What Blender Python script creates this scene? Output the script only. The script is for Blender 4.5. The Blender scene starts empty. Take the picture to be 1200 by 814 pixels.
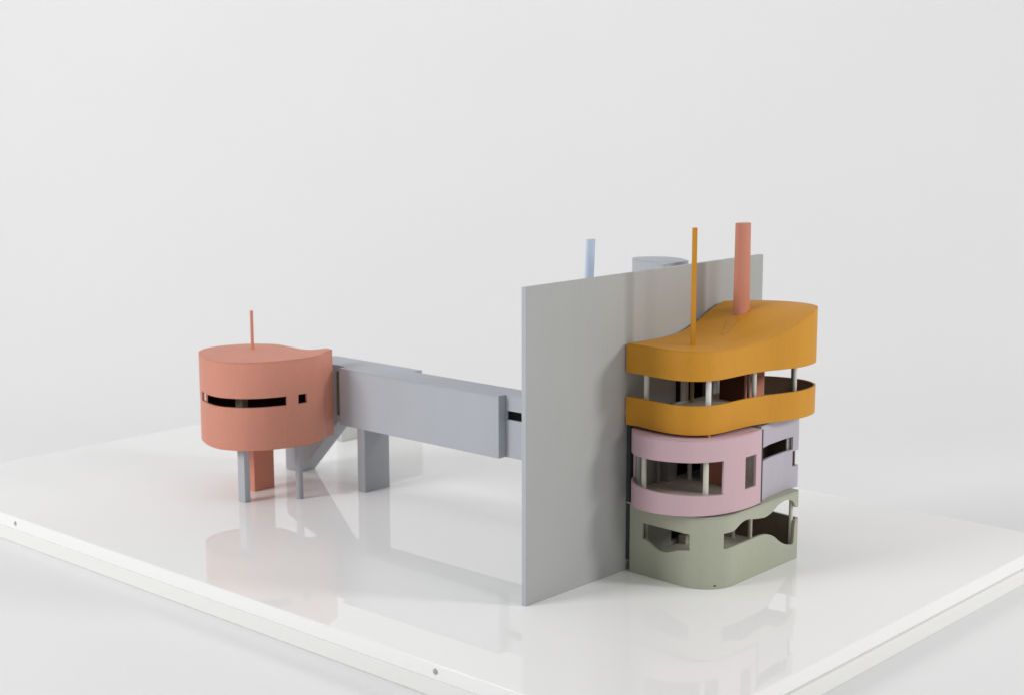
import bpy, bmesh, math, random
from mathutils import Vector, Matrix
# Studio photograph of a painted architectural model on a white acrylic base.
# 1 Blender unit = 10 cm.
random.seed(4)
scene = bpy.context.scene
scene.unit_settings.scale_length = 0.1
COL = scene.collection
PI = math.pi
R = math.radians

# ------------------------------------------------------------------ materials
def nodes_of(name):
    m = bpy.data.materials.new(name); m.use_nodes = True
    nt = m.node_tree; b = nt.nodes['Principled BSDF']
    return m, nt, b

def paint(name, rgb, rough=0.6, mottle=0.05, bump=0.032, spec=0.35, dirt=0.0, edge=0.005):
    """hand-brushed matt paint: slight tone drift, brush grain, softened edges"""
    m, nt, b = nodes_of(name); N = nt.nodes; L = nt.links
    tc = N.new('ShaderNodeTexCoord')
    n1 = N.new('ShaderNodeTexNoise'); n1.inputs['Scale'].default_value = 1.7; n1.inputs['Detail'].default_value = 5
    n2 = N.new('ShaderNodeTexNoise'); n2.inputs['Scale'].default_value = 34; n2.inputs['Detail'].default_value = 6
    mp = N.new('ShaderNodeMapping'); mp.inputs['Scale'].default_value = (1, 1, .35)
    L.new(tc.outputs['Object'], mp.inputs['Vector'])
    L.new(mp.outputs['Vector'], n1.inputs['Vector']); L.new(mp.outputs['Vector'], n2.inputs['Vector'])
    mix = N.new('ShaderNodeMix'); mix.data_type = 'FLOAT'; mix.inputs['Factor'].default_value = .35
    L.new(n1.outputs['Fac'], mix.inputs['A']); L.new(n2.outputs['Fac'], mix.inputs['B'])
    cr = N.new('ShaderNodeValToRGB')
    lo = [c*(1-mottle) for c in rgb]; hi = [min(1, c*(1+mottle)) for c in rgb]
    cr.color_ramp.elements[0].position = .3; cr.color_ramp.elements[0].color = (*lo, 1)
    cr.color_ramp.elements[1].position = .7; cr.color_ramp.elements[1].color = (*hi, 1)
    L.new(mix.outputs['Result'], cr.inputs['Fac'])
    last = cr.outputs['Color']
    if dirt > 0:                                   # small scuffs
        v = N.new('ShaderNodeTexNoise'); v.inputs['Scale'].default_value = 9; v.inputs['Detail'].default_value = 8
        L.new(tc.outputs['Object'], v.inputs['Vector'])
        r2 = N.new('ShaderNodeValToRGB'); r2.color_ramp.elements[0].position = .68; r2.color_ramp.elements[1].position = .80
        r2.color_ramp.elements[0].color = (0, 0, 0, 1); r2.color_ramp.elements[1].color = (dirt, dirt, dirt, 1)
        L.new(v.outputs['Fac'], r2.inputs['Fac'])
        mx = N.new('ShaderNodeMix'); mx.data_type = 'RGBA'
        L.new(r2.outputs['Color'], mx.inputs['Factor']); L.new(last, mx.inputs['A'])
        mx.inputs['B'].default_value = (*[c*.55 for c in rgb], 1); last = mx.outputs['Result']
    L.new(last, b.inputs['Base Color'])
    b.inputs['Roughness'].default_value = rough
    b.inputs['Specular IOR Level'].default_value = spec
    bv = N.new('ShaderNodeBevel'); bv.samples = 3; bv.inputs['Radius'].default_value = edge
    bp = N.new('ShaderNodeBump'); bp.inputs['Strength'].default_value = bump; bp.inputs['Distance'].default_value = .01
    L.new(n2.outputs['Fac'], bp.inputs['Height']); L.new(bv.outputs['Normal'], bp.inputs['Normal'])
    L.new(bp.outputs['Normal'], b.inputs['Normal'])
    return m

M = {}
M['yellow'] = paint('ochre_paint', (.615, .278, .020), .55, .05, dirt=.25)
M['pink'] = paint('pink_paint', (.610, .425, .470), .6, .04)
M['lavender'] = paint('lavender_paint', (0.478, 0.446, 0.506), .6, .04)
M['green'] = paint('sage_paint', (.425, .440, .345), .6, .06, dirt=.2)
M['red'] = paint('terracotta_paint', (.650, .272, .194), .55, .06, dirt=.15)
M['grey'] = paint('blue_grey_paint', (.468, .492, .532), .6, .04, dirt=.12)
M['mid_grey'] = paint('mid_grey_paint', (0.397, 0.410, 0.439), .55, .05, dirt=.12)
M['light_grey'] = paint('light_grey_paint', (.58, .585, .57), .6, .04)
M['wall_face'] = paint('warm_grey_paint', (.418, .428, .418), .5, .04, dirt=.10)
M['blue'] = paint('pale_blue_paint', (0.514, 0.616, 0.776), .6, .06, dirt=.4)
M['cream'] = paint('cream_styrene', (.66, .635, .55), .45, .04)
M['white'] = paint('white_styrene', (.78, .78, .75), .4, .02)
M['olive'] = paint('bare_brass_strip', (.30, .25, .12), .5, .08)
M['inner'] = paint('bare_board_inside', (.190, .148, .108), .8, .12)
M['inner_grey'] = paint('grey_board_inside', (.36, .36, .35), .8, .08)
M['floor'] = paint('bare_card_floor', (.72, .68, .58), .8, .10, dirt=.3)
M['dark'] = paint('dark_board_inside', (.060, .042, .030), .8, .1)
M['batten'] = paint('slate_strip', (.05, .06, .062), .7, .1)
M['brick_red'] = paint('faded_terracotta_paint', (.580, .240, .165), .6, .07, dirt=.3)
M['shade_panel'] = paint('umber_painted_shade', (.09, .030, .014), .7, .1)  # shade colour for the unlit side of the chimney breast
M['stain'] = paint('ochre_glue_mark', (.565, .245, .013), .4, .05)

def acrylic(name, rgb, rough, ior=1.49):
    m, nt, b = nodes_of(name); N = nt.nodes; L = nt.links
    tc = N.new('ShaderNodeTexCoord')
    n = N.new('ShaderNodeTexNoise'); n.inputs['Scale'].default_value = .9; n.inputs['Detail'].default_value = 3
    L.new(tc.outputs['Object'], n.inputs['Vector'])
    mr = N.new('ShaderNodeMapRange'); mr.inputs['To Min'].default_value = rough*.7; mr.inputs['To Max'].default_value = rough*1.5
    L.new(n.outputs['Fac'], mr.inputs['Value']); L.new(mr.outputs['Result'], b.inputs['Roughness'])
    # a few specks of dust on the sheet
    v = N.new('ShaderNodeTexVoronoi'); v.inputs['Scale'].default_value = 2.3
    L.new(tc.outputs['Object'], v.inputs['Vector'])
    lt = N.new('ShaderNodeMath'); lt.operation = 'LESS_THAN'; lt.inputs[1].default_value = .022
    L.new(v.outputs['Distance'], lt.inputs[0])
    mx = N.new('ShaderNodeMix'); mx.data_type = 'RGBA'
    mul = N.new('ShaderNodeMath'); mul.operation = 'MULTIPLY'; mul.inputs[1].default_value = .22
    L.new(lt.outputs[0], mul.inputs[0]); L.new(mul.outputs[0], mx.inputs['Factor'])
    mx.inputs['A'].default_value = (*rgb, 1); mx.inputs['B'].default_value = (.45, .43, .40, 1)
    L.new(mx.outputs['Result'], b.inputs['Base Color'])
    b.inputs['IOR'].default_value = ior
    b.inputs['Specular IOR Level'].default_value = .32
    return m
M['acrylic'] = acrylic('white_gloss_acrylic', (.93, .93, .925), .005)
M['acrylic_edge'] = acrylic('sawn_acrylic_edge', (.86, .86, .84), .4)

def plain(name, rgb, rough):
    m, nt, b = nodes_of(name); N = nt.nodes; L = nt.links
    tc = N.new('ShaderNodeTexCoord'); n = N.new('ShaderNodeTexNoise')
    n.inputs['Scale'].default_value = .25; n.inputs['Detail'].default_value = 4
    L.new(tc.outputs['Object'], n.inputs['Vector'])
    cr = N.new('ShaderNodeValToRGB')
    cr.color_ramp.elements[0].color = (*[c*.985 for c in rgb], 1); cr.color_ramp.elements[1].color = (*[min(1, c*1.015) for c in rgb], 1)
    L.new(n.outputs['Fac'], cr.inputs['Fac']); L.new(cr.outputs['Color'], b.inputs['Base Color'])
    b.inputs['Roughness'].default_value = rough; b.inputs['Specular IOR Level'].default_value = .1
    return m
M['paper'] = plain('seamless_paper', (.85, .85, .855), .9)

# ------------------------------------------------------------------ objects
def thing(name, label, cat, loc, group=None):
    o = bpy.data.objects.new(name, None); COL.objects.link(o); o.location = loc
    o.empty_display_size = .2
    o['label'] = label; o['category'] = cat; o['kind'] = 'thing'
    if group: o['group'] = group
    return o

def link(name, bm, mats, parent=None, merge=1e-5, sharp=32, bevel=0, label=None):
    """link a bmesh given in world coordinates as one mesh object"""
    if merge: bmesh.ops.remove_doubles(bm, verts=bm.verts, dist=merge)
    bmesh.ops.recalc_face_normals(bm, faces=bm.faces)
    if bevel:
        ed = [e for e in bm.edges if len(e.link_faces) == 2 and e.calc_face_angle(0) > R(40)]
        big = bmesh.ops.bevel(bm, geom=ed, offset=bevel, segments=3, profile=.5, affect='EDGES', clamp_overlap=True)
        for fc in bm.faces: fc.smooth = False          # broad faces stay truly flat, only the rounded arrises are smoothed
        for fc in big['faces']: fc.smooth = True
    else:
        for fc in bm.faces: fc.smooth = True
    for e in bm.edges:
        if len(e.link_faces) != 2 or e.calc_face_angle(0) > R(sharp): e.smooth = False
    xs = [v.co for v in bm.verts]
    c = Vector([(min(v[i] for v in xs)+max(v[i] for v in xs))/2 for i in range(3)])
    bmesh.ops.translate(bm, vec=-c, verts=bm.verts)
    me = bpy.data.meshes.new(name); bm.to_mesh(me); bm.free()
    for m in (mats if isinstance(mats, (list, tuple)) else [mats]): me.materials.append(m)
    o = bpy.data.objects.new(name, me); COL.objects.link(o)
    if parent is not None:
        base = Vector(parent.location)
        if parent.parent is not None: base = base + Vector(parent.parent.location)
        o.parent = parent; o.location = c - base
    else: o.location = c
    if label: o['label'] = label
    return o

def box_bm(x0, x1, y0, y1, z0, z1, bm=None):
    bm = bm or bmesh.new()
    v = [bm.verts.new((x, y, z)) for z in (z0, z1) for x, y in ((x0, y0), (x1, y0), (x1, y1), (x0, y1))]
    for f in ((3, 2, 1, 0), (4, 5, 6, 7), (0, 1, 5, 4), (1, 2, 6, 5), (2, 3, 7, 6), (3, 0, 4, 7)):
        bm.faces.new([v[i] for i in f])
    return bm

def prism_bm(poly, z0, z1, zf=None, cuts=()):
    """closed plan polygon extruded; with zf(y) the whole slab follows that height (z0, z1 are offsets)"""
    bm = bmesh.new()
    vs = [bm.verts.new((x, y, 0)) for x, y in poly]
    bm.faces.new(vs)
    for y in cuts:
        bmesh.ops.bisect_plane(bm, geom=bm.verts[:]+bm.edges[:]+bm.faces[:], plane_co=(0, y, 0), plane_no=(0, 1, 0))
    base = bm.faces[:]
    r = bmesh.ops.extrude_face_region(bm, geom=base)
    new = {g for g in r['geom'] if isinstance(g, bmesh.types.BMVert)}
    for v in bm.verts:
        off = z1 if v in new else z0
        v.co.z = off + (zf(v.co.y) if zf else 0)
    return bm

def post_bm(x, y, z0, z1, r, n=20, lean=(0, 0)):
    bm = bmesh.new()
    rings = [[bm.verts.new((x+dx+r*math.cos(2*PI*i/n), y+dy+r*math.sin(2*PI*i/n), z)) for i in range(n)]
             for z, dx, dy in ((z0, 0, 0), (z1, *lean))]
    bm.faces.new(rings[0][::-1]); bm.faces.new(rings[1])
    for i in range(n): bm.faces.new((rings[0][i], rings[0][(i+1) % n], rings[1][(i+1) % n], rings[1][i]))
    return bm

def interp(pts, s):
    if s <= pts[0][0]: return pts[0][1]
    for (a, va), (b, vb) in zip(pts, pts[1:]):
        if s <= b:
            t = (s-a)/max(b-a, 1e-9); return va+(vb-va)*t
    return pts[-1][1]

def smooth_curve(pts, n=8):
    """densify (s, z) points with catmull-rom, s strictly increasing"""
    o = catmull(pts, n); r = [o[0]]
    for p in o[1:]:
        if p[0] > r[-1][0]+1e-5: r.append(p)
    return r

def ribbon_bm(out, zbot, ztop, holes=(), th=.03, ds=.012, inner_idx=1):
    """sheet standing on plan line `out`, thickness th towards its left; zbot/ztop numbers or f(x,y);
    holes: (s0, s1, lower, upper) with lower/upper a number or [(s, z)...] along the line"""
    P = [Vector((x, y)) for x, y in out]
    S = [0]
    for a, b in zip(P, P[1:]): S.append(S[-1]+(b-a).length)
    tot = S[-1]
    ss = set(round(tot*i/max(1, int(tot/ds)), 5) for i in range(int(tot/ds)+1))
    edges = []
    for h in holes:
        for e in (h[0], h[1]):
            e = min(max(e, 0), tot); edges.append(e)
    ss = sorted([s for s in ss if all(abs(s-e) > ds*.3 for e in edges)] + sorted(set(edges)))
    def at(s):
        for i in range(len(S)-1):
            if s <= S[i+1]+1e-9:
                t = (s-S[i])/max(S[i+1]-S[i], 1e-9); return P[i].lerp(P[i+1], t)
        return P[-1].copy()
    pos = [at(s) for s in ss]
    nor = []
    for i in range(len(ss)):
        a = pos[max(i-1, 0)]; b = pos[min(i+1, len(ss)-1)]; t = (b-a).normalized(); nor.append(Vector((-t.y, t.x)))
    val = lambda f, p: f(p.x, p.y) if callable(f) else f
    hv = lambda f, s: interp(f, s) if isinstance(f, list) else f
    def intervals(mid, s, p):
        r = []; z = val(zbot, p)
        for h in sorted([h for h in holes if h[0] < mid < h[1]], key=lambda h: hv(h[2], mid)):
            r.append((z, hv(h[2], s))); z = hv(h[3], s)
        r.append((z, val(ztop, p)))
        return r
    bm = bmesh.new()
    def V(i, z, inner):
        p = pos[i] + (nor[i]*th if inner else Vector((0, 0)))
        return bm.verts.new((p.x, p.y, z))
    def quad(vs, mi=0):
        f = bm.faces.new(vs); f.material_index = mi
    n = len(ss); strips = []
    for i in range(n-1):
        mid = (ss[i]+ss[i+1])/2
        A = intervals(mid, ss[i], pos[i]); B = intervals(mid, ss[i+1], pos[i+1])
        strips.append((A, B))
        for (a0, a1), (b0, b1) in zip(A, B):
            if a1-a0 < 1e-6 and b1-b0 < 1e-6: continue
            quad([V(i, a0, 0), V(i+1, b0, 0), V(i+1, b1, 0), V(i, a1, 0)])
            quad([V(i, a0, 1), V(i, a1, 1), V(i+1, b1, 1), V(i+1, b0, 1)], inner_idx)
            quad([V(i, a1, 0), V(i+1, b1, 0), V(i+1, b1, 1), V(i, a1, 1)])
            quad([V(i, a0, 0), V(i, a0, 1), V(i+1, b0, 1), V(i+1, b0, 0)])
    def caps(i, I, J):
        zs = sorted(set([round(z, 6) for ab in I+J for z in ab]))
        for a, b in zip(zs, zs[1:]):
            if b-a < 1e-5: continue
            m = (a+b)/2
            if any(p < m < q for p, q in I) != any(p < m < q for p, q in J):
                quad([V(i, a, 0), V(i, b, 0), V(i, b, 1), V(i, a, 1)])
    caps(0, [], strips[0][0]); caps(n-1, strips[-1][1], [])
    for i in range(1, n-1): caps(i, strips[i-1][1], strips[i][0])
    return bm

def inset(out, d):
    o = []
    for i, (x, y) in enumerate(out):
        a = out[max(i-1, 0)]; b = out[min(i+1, len(out)-1)]
        tx, ty = b[0]-a[0], b[1]-a[1]; l = math.hypot(tx, ty) or 1
        o.append((x-ty/l*d, y+tx/l*d))
    return o

# ---- plan outlines
def catmull(pts, n=12):
    P=[pts[0]]+list(pts)+[pts[-1]]
    P[0]=(2*pts[0][0]-pts[1][0],2*pts[0][1]-pts[1][1]); P[-1]=(2*pts[-1][0]-pts[-2][0],2*pts[-1][1]-pts[-2][1])
    out=[]
    for i in range(1,len(P)-2):
        p0,p1,p2,p3=P[i-1:i+3]
        d=[max(1e-6,math.dist(a,b))**.5 for a,b in ((p0,p1),(p1,p2),(p2,p3))]
        t0=0;t1=t0+d[0];t2=t1+d[1];t3=t2+d[2]
        for k in range(n):
            t=t1+(t2-t1)*k/n
            def L(a,b,ta,tb): return tuple(((tb-t)*u+(t-ta)*v)/(tb-ta) for u,v in zip(a,b))
            A1=L(p0,p1,t0,t1);A2=L(p1,p2,t1,t2);A3=L(p2,p3,t2,t3)
            B1=L(A1,A2,t0,t2);B2=L(A2,A3,t1,t3)
            out.append(L(B1,B2,t1,t2))
    return out+[tuple(pts[-1])]
def rounded(pts, closed=False, n=14):
    out=[]; m=len(pts)
    for i,(x,y,r) in enumerate(pts):
        if r==0 or (not closed and i in (0,m-1)): out.append((x,y)); continue
        a=pts[i-1]; b=pts[(i+1)%m]
        ux,uy=a[0]-x,a[1]-y; l=math.hypot(ux,uy); ux/=l;uy/=l
        vx,vy=b[0]-x,b[1]-y; l=math.hypot(vx,vy); vx/=l;vy/=l
        ang=math.acos(max(-1,min(1,ux*vx+uy*vy))); t=r/math.tan(ang/2)
        bx,by=ux+vx,uy+vy; l=math.hypot(bx,by); h=r/math.sin(ang/2)
        cx,cy=x+bx/l*h,y+by/l*h
        a0=math.atan2(y+uy*t-cy,x+ux*t-cx); a1=math.atan2(y+vy*t-cy,x+vx*t-cx)
        d=(a1-a0+math.pi)%(2*math.pi)-math.pi
        for k in range(n+1): out.append((cx+r*math.cos(a0+d*k/n),cy+r*math.sin(a0+d*k/n)))
    return out
GREEN=rounded([(.06,1.487,0),(1.095,1.44,.34),(1.062,3.04,.045),(.06,3.06,0)])
PINK=catmull([(.05,1.62),(.085,1.48),(.155,1.385),(.26,1.305),(.40,1.265),(.56,1.27),(.79,1.36),(.92,1.47),(1.01,1.617),(1.07,1.82),(1.09,2.05),(1.075,2.28)])
LAV=rounded([(1.025,2.34,0),(.975,2.57,.6),(.952,2.9,.8),(.966,3.165,.03),(.06,3.17,0)])
YEL=catmull([(0.02,1.455),(.2,1.443),(.45,1.41),(.65,1.412),(.81,1.475),(.91,1.59),(.955,1.75),(.968,1.95),(.985,2.2),(1.03,2.42),(1.1,2.62),(1.155,2.83),(1.145,3.08),(1.07,3.26),(.93,3.365),(.75,3.4),(.5,3.345),(.25,3.2),(.05,3.08)])
DRUM=catmull([(-4.87,1.80),(-4.878,1.70),(-4.92,1.60),(-5.015,1.555),(-5.29,1.575),(-5.555,1.582),(-5.775,1.45),(-5.92,1.26),(-5.985,1.015),(-5.95,.80),(-5.83,.62),(-5.662,.50),(-5.445,.401),(-5.297,.358),(-5.114,.345),(-4.965,.386),(-4.788,.497),(-4.668,.651),(-4.60,.80),(-4.555,.96),(-4.525,1.13),(-4.53,1.32),(-4.59,1.49),(-4.665,1.60),(-4.712,1.715),(-4.738,1.778)])
KEY, FILL, BACK, FRONT, WORLD = 4150, 2250, 740, 1350, .29
DS0 = 1.80

# ------------------------------------------------------------------ setting: seamless paper sweep
GZ = -.31
bm = bmesh.new()
view = Vector((-.674, .739)); side = Vector((.739, .674)); c0 = Vector((0, 0))
prof = [(-16, GZ), (9, GZ)]
for k in range(1, 25):
    a = R(90)*k/24; prof.append((9+9*math.sin(a), GZ+9*(1-math.cos(a))))
prof.append((18, 30))
rows = []
for d, z in prof:
    row = []
    for w in range(-30, 31, 6):
        p = c0+view*d+side*w; row.append(bm.verts.new((p.x, p.y, z)))
    rows.append(row)
for a, b in zip(rows, rows[1:]):
    for i in range(len(a)-1): bm.faces.new((a[i], a[i+1], b[i+1], b[i]))
bd = link('backdrop', bm, M['paper'], sharp=60); bd['kind'] = 'structure'

# ------------------------------------------------------------------ the white acrylic base
BX0, BX1, BY0, BY1 = -8.93, 2.77, -1.6, 5.49
base = thing('display_base', 'glossy white acrylic base board under the whole model, with screw holes in its edge', 'base board', ((BX0+BX1)/2, (BY0+BY1)/2, GZ))
up = box_bm(BX0, BX1, BY0, BY1, -.15, 0)
upper = link('upper_sheet', up, [M['acrylic']], base, bevel=.016)
for m in list(upper.data.polygons): pass
# drill the two screw holes that show in the long edge
cbm = bmesh.new()
for hx in (-6.37, .405):
    bmesh.ops.create_cone(cbm, cap_ends=True, segments=20, radius1=.030, radius2=.030, depth=.4,
                          matrix=Matrix.Translation((hx, BY0, -.072)) @ Matrix.Rotation(R(90), 4, 'X'))
cme = bpy.data.meshes.new('cut'); cbm.to_mesh(cme); cbm.free()
cut = bpy.data.objects.new('cut', cme); COL.objects.link(cut)
bpy.context.view_layer.update()
md = upper.modifiers.new('b', 'BOOLEAN'); md.object = cut; md.operation = 'DIFFERENCE'; md.solver = 'EXACT'
bpy.context.view_layer.update()
dg = bpy.context.evaluated_depsgraph_get()
nm = bpy.data.meshes.new_from_object(upper.evaluated_get(dg))
upper.modifiers.clear(); upper.data = nm
bpy.data.objects.remove(cut, do_unlink=True)
lo = box_bm(BX0+.02, BX1+.025, BY0+.002, BY1-.02, GZ+.002, -.1503)
link('lower_sheet', lo, [M['acrylic_edge']], base, bevel=.010)

# ------------------------------------------------------------------ the big free-standing wall
WT = .055; WL = 3.884; WH = 3.0
wall = thing('freestanding_wall', 'tall thin grey wall slab standing across the model between the corridor and the stacked rooms', 'wall', (-WT/2, WL/2, 0))
openings = [(2.27, 2.86, .13, .66), (2.36, 2.86, .80, 1.38), (2.31, 2.86, 1.56, 2.06)]
wl = [(0, 0), (0, WL)]
bmw = ribbon_bm(wl, .001, WH, [(a, b, c, d) for a, b, c, d in openings], th=WT, ds=.4, inner_idx=0)
ws = link('wall_slab', bmw, [M['wall_face'], M['grey']], wall, bevel=.004)
for p_ in ws.data.polygons:                          # the two narrow ends take the lighter blue-grey
    if abs(p_.normal.y) > .9 and abs(p_.center.y) > WL/2-.01: p_.material_index = 1
link('duct', box_bm(.001, .10, 2.07, 2.20, .822, 1.50), M['inner_grey'], wall)
link('spacer_shade_strip', box_bm(.001, .045, 1.50, 1.56, .12, 1.50), M['batten'], wall)  # dark spacer; lower down it also paints the shaded gap beside the sage room

# ------------------------------------------------------------------ sage ground-floor room
green = thing('ground_floor_room', 'sage green room with wavy cut-out windows, lowest of the stack and resting on the base', 'model room', (.56, 2.26, 0))
g1 = (.16, .752, smooth_curve([(.16, .380), (.221, .369), (.31, .325), (.391, .298), (.471, .300), (.548, .326), (.626, .352), (.70, .368), (.752, .376)]), .537)
g2lo = smooth_curve([(1.095, .392), (1.215, .397), (1.495, .398), (1.621, .400), (1.744, .397), (1.844, .383), (1.964, .336), (2.088, .253), (2.193, .202), (2.296, .171), (2.355, .167)])
g2lo += [(2.372, .40), (2.40, .415), (2.44, .422), (2.80, .432)]
g2hi = smooth_curve([(1.095, .548), (1.245, .554), (1.30, .575), (1.355, .599), (1.42, .612), (1.486, .613), (1.58, .595), (1.678, .580), (1.795, .568), (1.86, .575), (1.932, .594), (2.03, .637), (2.148, .663), (2.251, .655), (2.335, .620)])
g2hi += [(2.372, .562), (2.40, .545), (2.44, .55), (2.47, .62), (2.80, .64)]
link('outer_shell', ribbon_bm(GREEN, .001, .700, [g1, (1.095, 2.80, g2lo, g2hi)], th=.028), [M['green'], M['inner']], green)
gi = inset(GREEN, .031)
link('floor_slab', prism_bm([(.035, 1.53)]+gi+[(.035, 3.02)], .03, .10), M['floor'], green)
link('roof_slab', prism_bm([(.015, 1.487)]+GREEN+[(.015, 3.06)], .7015, .716), M['green'], green)
for x, y, m in ((.13, 1.66, 'cream'), (1.005, 2.965, 'cream'), (.80, 2.526, 'cream'), (.338, 2.908, 'cream')):
    link('column', post_bm(x, y, .10, .7, .022), M[m], green)
link('door_post', box_bm(.05, .075, 2.385, 2.405, .10, .60), M['cream'], green)
link('door_post', box_bm(.05, .085, 2.50, 2.53, .10, .60), M['cream'], green)
link('step', box_bm(.03, .12, 2.36, 2.56, .10, .19), M['cream'], green)
cbm = bmesh.new(); bmesh.ops.create_uvsphere(cbm, u_segments=10, v_segments=8, radius=.011, matrix=Matrix.Translation((1.020, 1.600, .035)) @ Matrix.Diagonal((1, 1.6, .7, 1)))
link('nail_head', cbm, M['batten'], green)

# ------------------------------------------------------------------ pink middle room
pink = thing('middle_room', 'dusty pink rounded room with a long wraparound window, directly under the ochre one', 'model room', (.56, 1.78, .72))
p1 = (.10, 1.37, smooth_curve([(.10, .975), (.385, .966), (.525, .957), (.70, .947), (.995, .938), (1.203, .932), (1.37, .928)]), 1.259)
p2 = (1.67, 1.862, .931, 1.250)
link('outer_shell', ribbon_bm(PINK, .735, 1.470, [p1, p2], th=.026), [M['pink'], M['inner_grey']], pink)
pin = inset(PINK, .029)
link('floor_slab', prism_bm([(.02, 1.66)]+pin+[(.60, 2.42), (.02, 2.42)], .745, .82), M['floor'], pink)
link('roof_slab', prism_bm([(.02, 1.62)]+PINK+[(.70, 2.33), (.02, 2.33)], 1.4715, 1.481), M['pink'], pink)
for x, y, r, m in ((.172, 1.475, .028, 'inner_grey'), (.315, 1.375, .032, 'cream'), (.906, 1.578, .034, 'cream'), (.196, 2.304, .03, 'cream'), (.05, 1.96, .025, 'inner_grey')):
    link('column', post_bm(x, y, .82, 1.4705, r*.8), M[m], pink)
link('end_wall', box_bm(.62, 1.03, 2.27, 2.283, .822, 1.468), M['floor'], pink)
link('gap_shade_strip', box_bm(1.030, 1.067, 2.283, 2.318, .735, 1.47), M['batten'], pink)  # dark strip painting the shade in the gap before the lavender room

# ------------------------------------------------------------------ lavender side room
lav = thing('side_room', 'pale lavender curved room piece with slot windows, beside the pink room on the sage roof', 'model room', (.55, 2.78, .72))
l1 = (.045, .706, 1.124, 1.259); l2 = (.707, .868, .943, 1.106)
link('outer_shell', ribbon_bm(LAV, .7175, 1.470, [l1, l2], th=.028), [M['lavender'], M['inner']], lav)
li = inset(LAV, .03)
link('roof_slab', prism_bm([(.72, 2.36)]+LAV+[(.04, 2.36)], 1.4715, 1.483), M['lavender'], lav)
link('floor_slab', prism_bm([(.65, 2.43)]+li[1:]+[(.06, 2.43)], .745, .81), M['inner_grey'], lav)
link('inner_wall', box_bm(.30, .955, 2.345, 2.365, .815, 1.468), M['inner_grey'], lav)
link('partition', box_bm(.60, .615, 2.37, 3.13, .815, 1.468), M['inner'], lav)
link('end_panel', box_bm(.616, .93, 3.118, 3.132, .815, 1.468), M['inner'], lav)
link('window_post', box_bm(.905, .918, 2.99, 3.06, .815, 1.468), M['inner_grey'], lav)

# ------------------------------------------------------------------ ochre top room
def zroof(y, _p=smooth_curve([(1.3, 2.325), (1.7, 2.318), (2.0, 2.316), (2.2, 2.324), (2.35, 2.342), (2.5, 2.380), (2.62, 2.423), (2.735, 2.466), (2.86, 2.514), (2.97, 2.548), (3.08, 2.574), (3.2, 2.588), (3.45, 2.592)])):
    return interp(_p, y)
yel = thing('top_room', 'ochre yellow room with a wavy sloping roof and open window band, topmost of the stack', 'model room', (.58, 2.42, 1.51))
link('parapet', ribbon_bm(YEL, 1.510, 1.792, th=.022), [M['yellow'], M['inner']], yel)
link('upper_band', ribbon_bm(YEL, 2.032, lambda x, y: zroof(y)-.012, th=.022), [M['yellow'], M['inner']], yel)
cuts = [1.42+.03*i for i in range(66)]
ypoly = [(.045, 1.452)]+[p for p in YEL if p[0] > .046]+[(.045, 3.07)]
link('roof', prism_bm(ypoly, -.0115, 0, zroof, cuts), M['yellow'], yel, sharp=40)
yi = inset(YEL, .024)
link('floor_slab', prism_bm([(.03, 1.48)]+[p for p in yi if p[0] > .031]+[(.03, 3.03)], 1.53, 1.60), M['floor'], yel)
for x, y, r, m in ((.228, 1.515, .033, 'cream'), (.859, 1.663, .034, 'white'), (.935, 2.335, .028, 'cream'), (1.082, 2.845, .024, 'cream'), (.12, 2.43, .026, 'olive'), (.905, 2.275, .018, 'batten'), (1.056, 2.835, .016, 'batten')):
    link('column', post_bm(x, y, 1.60, min(zroof(y)-.012, 2.25), r*.8), M[m], yel)
link('foot_peg', box_bm(.893, .915, 1.605, 1.628, 1.482, 1.529), M['yellow'], yel)
link('mast', post_bm(.558, 1.816, 2.25, 3.455, .031, 4), M['yellow'], yel)
# white door frame lying on the floor by the wall opening
fr = box_bm(.05, .075, 2.325, 2.340, 1.601, 2.24); box_bm(.05, .075, 2.415, 2.432, 1.601, 2.24, fr); box_bm(.05, .085, 2.20, 2.432, 1.601, 1.618, fr)
link('door_frame', fr, M['white'], yel, merge=0)
link('door_leaf', box_bm(.055, .065, 2.341, 2.414, 1.62, 2.24), M['white'], yel)
# darker glue mark left on the roof
st = [(.35, 2.68), (.41, 2.58), (.455, 2.47), (.505, 2.37), (.54, 2.38), (.53, 2.45), (.52, 2.53), (.505, 2.60), (.495, 2.70), (.46, 2.74), (.38, 2.73)]
link('glue_mark', prism_bm(catmull(st+[st[0]], 4)[:-1], .0005, .003, zroof, cuts), M['stain'], yel)

# ------------------------------------------------------------------ terracotta chimney
chim = thing('chimney', 'flat-sided terracotta chimney rising through the ochre roof near its high end', 'chimney', (.40, 2.88, .83))
cb = bmesh.new(); n = 28; rings = []
for z, k in ((2.40, 1.0), (3.425, .93)):
    rings.append([cb.verts.new((.40+.075*k*math.cos(2*PI*i/n), 2.88+.105*k*math.sin(2*PI*i/n), z)) for i in range(n)])
cb.faces.new(rings[0][::-1]); cb.faces.new(rings[1])
for i in range(n): cb.faces.new((rings[0][i], rings[0][(i+1) % n], rings[1][(i+1) % n], rings[1][i]))
link('flue', cb, M['brick_red'], chim)
link('chimney_breast', box_bm(.24, .565, 2.745, 3.09, 1.60, 2.30), M['red'], chim)
link('shade_panel', box_bm(.25, .545, 2.735, 2.744, 1.602, 2.25), M['shade_panel'], chim)  # dark sheet that paints shade onto this side of the red slab
link('fire_wall', box_bm(.44, .60, 2.31, 2.34, .82, 1.25), M['red'], chim)

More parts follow.
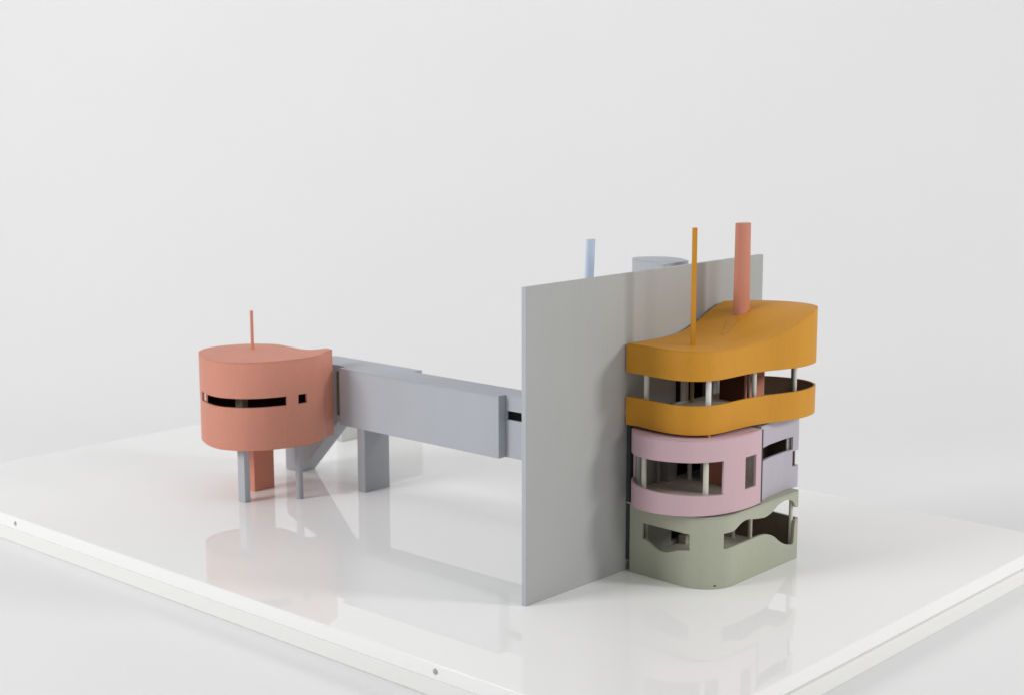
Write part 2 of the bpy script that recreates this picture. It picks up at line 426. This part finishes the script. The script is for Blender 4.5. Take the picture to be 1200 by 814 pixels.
# ------------------------------------------------------------------ stair tower behind the wall
tower = thing('stair_tower', 'pale blue-grey rounded tower whose top shows just above the wall, behind it', 'tower', (-.5, 2.65, 0))
TW = rounded([(-.20, 2.34, .004), (-.20, 2.80, .10), (-.70, 3.12, .30), (-.90, 2.62, .16)], closed=True)
TW = TW+[TW[0]]
link('tower_shell', ribbon_bm(TW, .001, 2.992, [], th=.03, ds=.05), [M['grey'], M['dark']], tower)
link('roof_slab', prism_bm(TW[:-1], 2.9925, 3.004), M['grey'], tower)
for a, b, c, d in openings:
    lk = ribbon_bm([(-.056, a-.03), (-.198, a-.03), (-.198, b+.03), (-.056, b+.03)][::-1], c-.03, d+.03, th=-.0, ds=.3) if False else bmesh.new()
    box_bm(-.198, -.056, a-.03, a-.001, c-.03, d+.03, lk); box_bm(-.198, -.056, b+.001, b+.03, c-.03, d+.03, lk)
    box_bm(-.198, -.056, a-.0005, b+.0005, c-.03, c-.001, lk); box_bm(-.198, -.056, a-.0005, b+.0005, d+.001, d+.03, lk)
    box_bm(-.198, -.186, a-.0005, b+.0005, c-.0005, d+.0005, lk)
    link('entry_link', lk, M['dark'], tower, merge=0)  # dark colour imitates unlit depth behind the wall openings

# ------------------------------------------------------------------ blue pipe behind the wall
pipe = thing('vent_pipe', 'thin pale blue round pipe sticking up behind the left part of the wall', 'pipe', (-.42, 1.25, 0))
pb = bmesh.new(); rings = []
for z, dx, dy in ((.001, -.10, -.09), (3.325, 0, 0)):
    ring = []
    for i in range(25):
        a = R(200)*i/24+R(95)
        ring.append(pb.verts.new((-.33+dx+.040*math.cos(a), 1.325+dy+.050*math.sin(a), z)))
    ring.append(pb.verts.new((-.300+dx, 1.300+dy, z))); ring.append(pb.verts.new((-.293+dx, 1.350+dy, z)))
    rings.append(ring)
m_ = len(rings[0]); pb.faces.new(rings[0][::-1]); pb.faces.new(rings[1])
for i in range(m_): pb.faces.new((rings[0][i], rings[0][(i+1) % m_], rings[1][(i+1) % m_], rings[1][i]))
link('pipe_tube', pb, M['blue'], pipe)

# ------------------------------------------------------------------ corridor
cor = thing('corridor', 'long raised grey corridor running from the terracotta drum to the tall wall', 'model corridor', (-2.7, 2.05, .001))
ZB, ZT = .778, 1.466
tube = [(-.058, 1.90), (-.058, 2.21), (-5.32, 2.21), (-5.32, 1.90), (-.058, 1.90)][::-1]
# line starts at (-.058,1.90) and runs left along the front
front = [(-5.32, 1.90), (-.058, 1.90)]
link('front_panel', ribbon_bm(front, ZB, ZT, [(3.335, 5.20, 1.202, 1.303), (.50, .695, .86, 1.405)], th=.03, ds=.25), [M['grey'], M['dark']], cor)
link('back_panel', box_bm(-5.32, -.058, 2.18, 2.21, ZB, ZT), M['grey'], cor)
link('floor_panel', box_bm(-5.318, -.058, 1.9305, 2.1795, ZB+.001, ZB+.03), M['grey'], cor)
rp = rounded([(-.058, 1.8995, 0), (-.058, 2.2105, 0), (-3.77, 2.2105, 0), (-3.77, 2.345, 0), (-5.34, 2.345, .06), (-5.34, 1.8995, 0), (-4.63, 1.8995, 0), (-4.63, 1.784, 0), (-1.999, 1.784, 0), (-1.999, 1.8995, 0)], closed=True)
link('roof_panel', prism_bm(rp, ZT+.0005, ZT+.012), M['grey'], cor)
link('side_block', box_bm(-4.63, -2.0, 1.785, 1.8985, ZB, ZT), M['grey'], cor, bevel=.004)
link('rear_block', prism_bm(rounded([(-5.34, 2.2115, 0), (-3.77, 2.2115, 0), (-3.77, 2.345, 0), (-5.34, 2.345, .06)], closed=True), .92, ZT), M['grey'], cor)
link('window_strip', box_bm(-4.86, -4.60, 1.918, 1.929, .85, 1.42), M['olive'], cor)
link('pier', prism_bm(rounded([(-4.35, 1.80, .02), (-4.215, 1.80, .02), (-4.215, 2.215, .02), (-4.35, 2.215, .02)], closed=True), 0, ZB-.001), M['mid_grey'], cor)
sb = bmesh.new()
prof = [(-5.88, .001), (-5.60, .001), (-4.83, ZB-.001), (-5.30, ZB-.001), (-5.88, .60)]
A = [sb.verts.new((x, 1.94, z)) for x, z in prof]; B = [sb.verts.new((x, 2.19, z)) for x, z in prof]
sb.faces.new(A); sb.faces.new(B[::-1])
for i in range(5): sb.faces.new((A[i], B[i], B[(i+1) % 5], A[(i+1) % 5]))
link('stair_flight', sb, M['mid_grey'], cor, bevel=.008)

# ------------------------------------------------------------------ low wall behind the corridor
lw = thing('low_wall', 'low light grey wall slab standing behind the corridor', 'wall', (-6.55, 4.2, 0))
link('wall_slab', box_bm(-6.60, -6.50, 3.44, 5.0, .001, .76), M['light_grey'], lw, bevel=.006)

# ------------------------------------------------------------------ terracotta drum
drum = thing('drum_room', 'terracotta drum-shaped room on legs with a narrow slit window and thin mast', 'model room', (-5.2, 1.0, 0))
DZB, DZT = .652, 1.680
h1 = (2.36, 3.685, 1.160, 1.268); h0 = (1.868, 2.20, .995, 1.165); h2 = (3.835, 3.955, 1.160, 1.270)
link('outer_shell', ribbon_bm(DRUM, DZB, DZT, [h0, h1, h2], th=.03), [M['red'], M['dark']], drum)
link('roof', prism_bm(DRUM, DZT+.001, DZT+.012), M['red'], drum)
di = inset(DRUM, .032)
link('floor_slab', prism_bm(di, DZB+.004, DZB+.05), M['red'], drum)
link('mast', post_bm(-5.50, 1.168, DZT+.012, 2.157, .019, 14), M['red'], drum)
link('leg', box_bm(-5.05, -4.922, .545, .628, 0, DZB+.003), M['grey'], drum, bevel=.008, label='flat grey leg')
link('shaded_leg_top', box_bm(-5.05, -4.922, .545, .628, DZB+.052, 1.60), M['inner'], drum)  # flat leg continued upward, coloured darker to imitate shade inside the drum
link('leg', box_bm(-5.375, -5.25, .945, 1.25, 0, DZB+.003), M['red'], drum, bevel=.006, label='wide terracotta leg')
link('leg', post_bm(-4.60, 1.105, 0, DZB+.003, .043, 28), M['mid_grey'], drum, label='round grey leg')

# ------------------------------------------------------------------ light: key and fill softboxes, plus added lamps
def area(name, loc, target, size, power, color):
    l = bpy.data.lights.new(name, 'AREA'); l.shape = 'RECTANGLE'; l.size, l.size_y = size
    l.energy = power; l.color = color
    o = bpy.data.objects.new(name, l); COL.objects.link(o); o.location = loc
    d = Vector(target)-Vector(loc); o.rotation_euler = d.to_track_quat('-Z', 'Y').to_euler()
    return o
def rel(d, w, z): return tuple(view*d+side*w)+(z,)
area('key_softbox', rel(-9, -24, 14), (-2.5, 1.8, .6), (10.5, 10.5), KEY, (1, .997, .99))
area('fill_softbox', (21, 12.5, 11.5), (0, 2.2, 1.5), (4.2, 4.2), FILL, (1, .99, .975))
area('added_front_light', rel(-19, 20, 15), (0, 2, 1.2), (9, 9), FRONT, (1, .99, .975))  # added lamp, brightens the sides that face the camera
area('added_backdrop_light', rel(3, -5, 19), rel(19, -3, 4), (28, 6), BACK, (1, 1, 1))  # added unseen lamp, only brightens and evens the paper sweep
w = bpy.data.worlds.new('World'); scene.world = w; w.use_nodes = True
bg = w.node_tree.nodes['Background']; bg.inputs['Color'].default_value = (.985, .99, 1, 1); bg.inputs['Strength'].default_value = WORLD

# ------------------------------------------------------------------ camera
cd = bpy.data.cameras.new('camera'); cam = bpy.data.objects.new('camera', cd); COL.objects.link(cam)
cd.sensor_width = 36; cd.lens = 36*1785.07/1200; cd.clip_start = .1; cd.clip_end = 200
yaw, pitch, roll = 2.31010111, .163205024, -.00230953851
fw = Vector((math.cos(yaw)*math.cos(pitch), math.sin(yaw)*math.cos(pitch), -math.sin(pitch)))
r = Vector((math.sin(yaw), -math.cos(yaw), 0)); u = r.cross(fw)
c, s = math.cos(roll), math.sin(roll)
r, u = c*r+s*u, -s*r+c*u
mw = Matrix((( r.x, u.x, -fw.x, 9.12321547), (r.y, u.y, -fw.y, -10.1933393), (r.z, u.z, -fw.z, 4.70618145), (0, 0, 0, 1)))
cam.matrix_world = mw
cd.dof.use_dof = True; cd.dof.focus_distance = 14.6; cd.dof.aperture_fstop = 1.3
scene.camera = cam
scene.render.resolution_x = 1024; scene.render.resolution_y = 694
scene.view_settings.view_transform = 'Standard'; scene.view_settings.look = 'None'
scene.view_settings.exposure = 0; scene.view_settings.gamma = 1
try:
    scene.render.engine = 'CYCLES'; scene.cycles.max_bounces = 8; scene.cycles.diffuse_bounces = 6
except Exception: pass
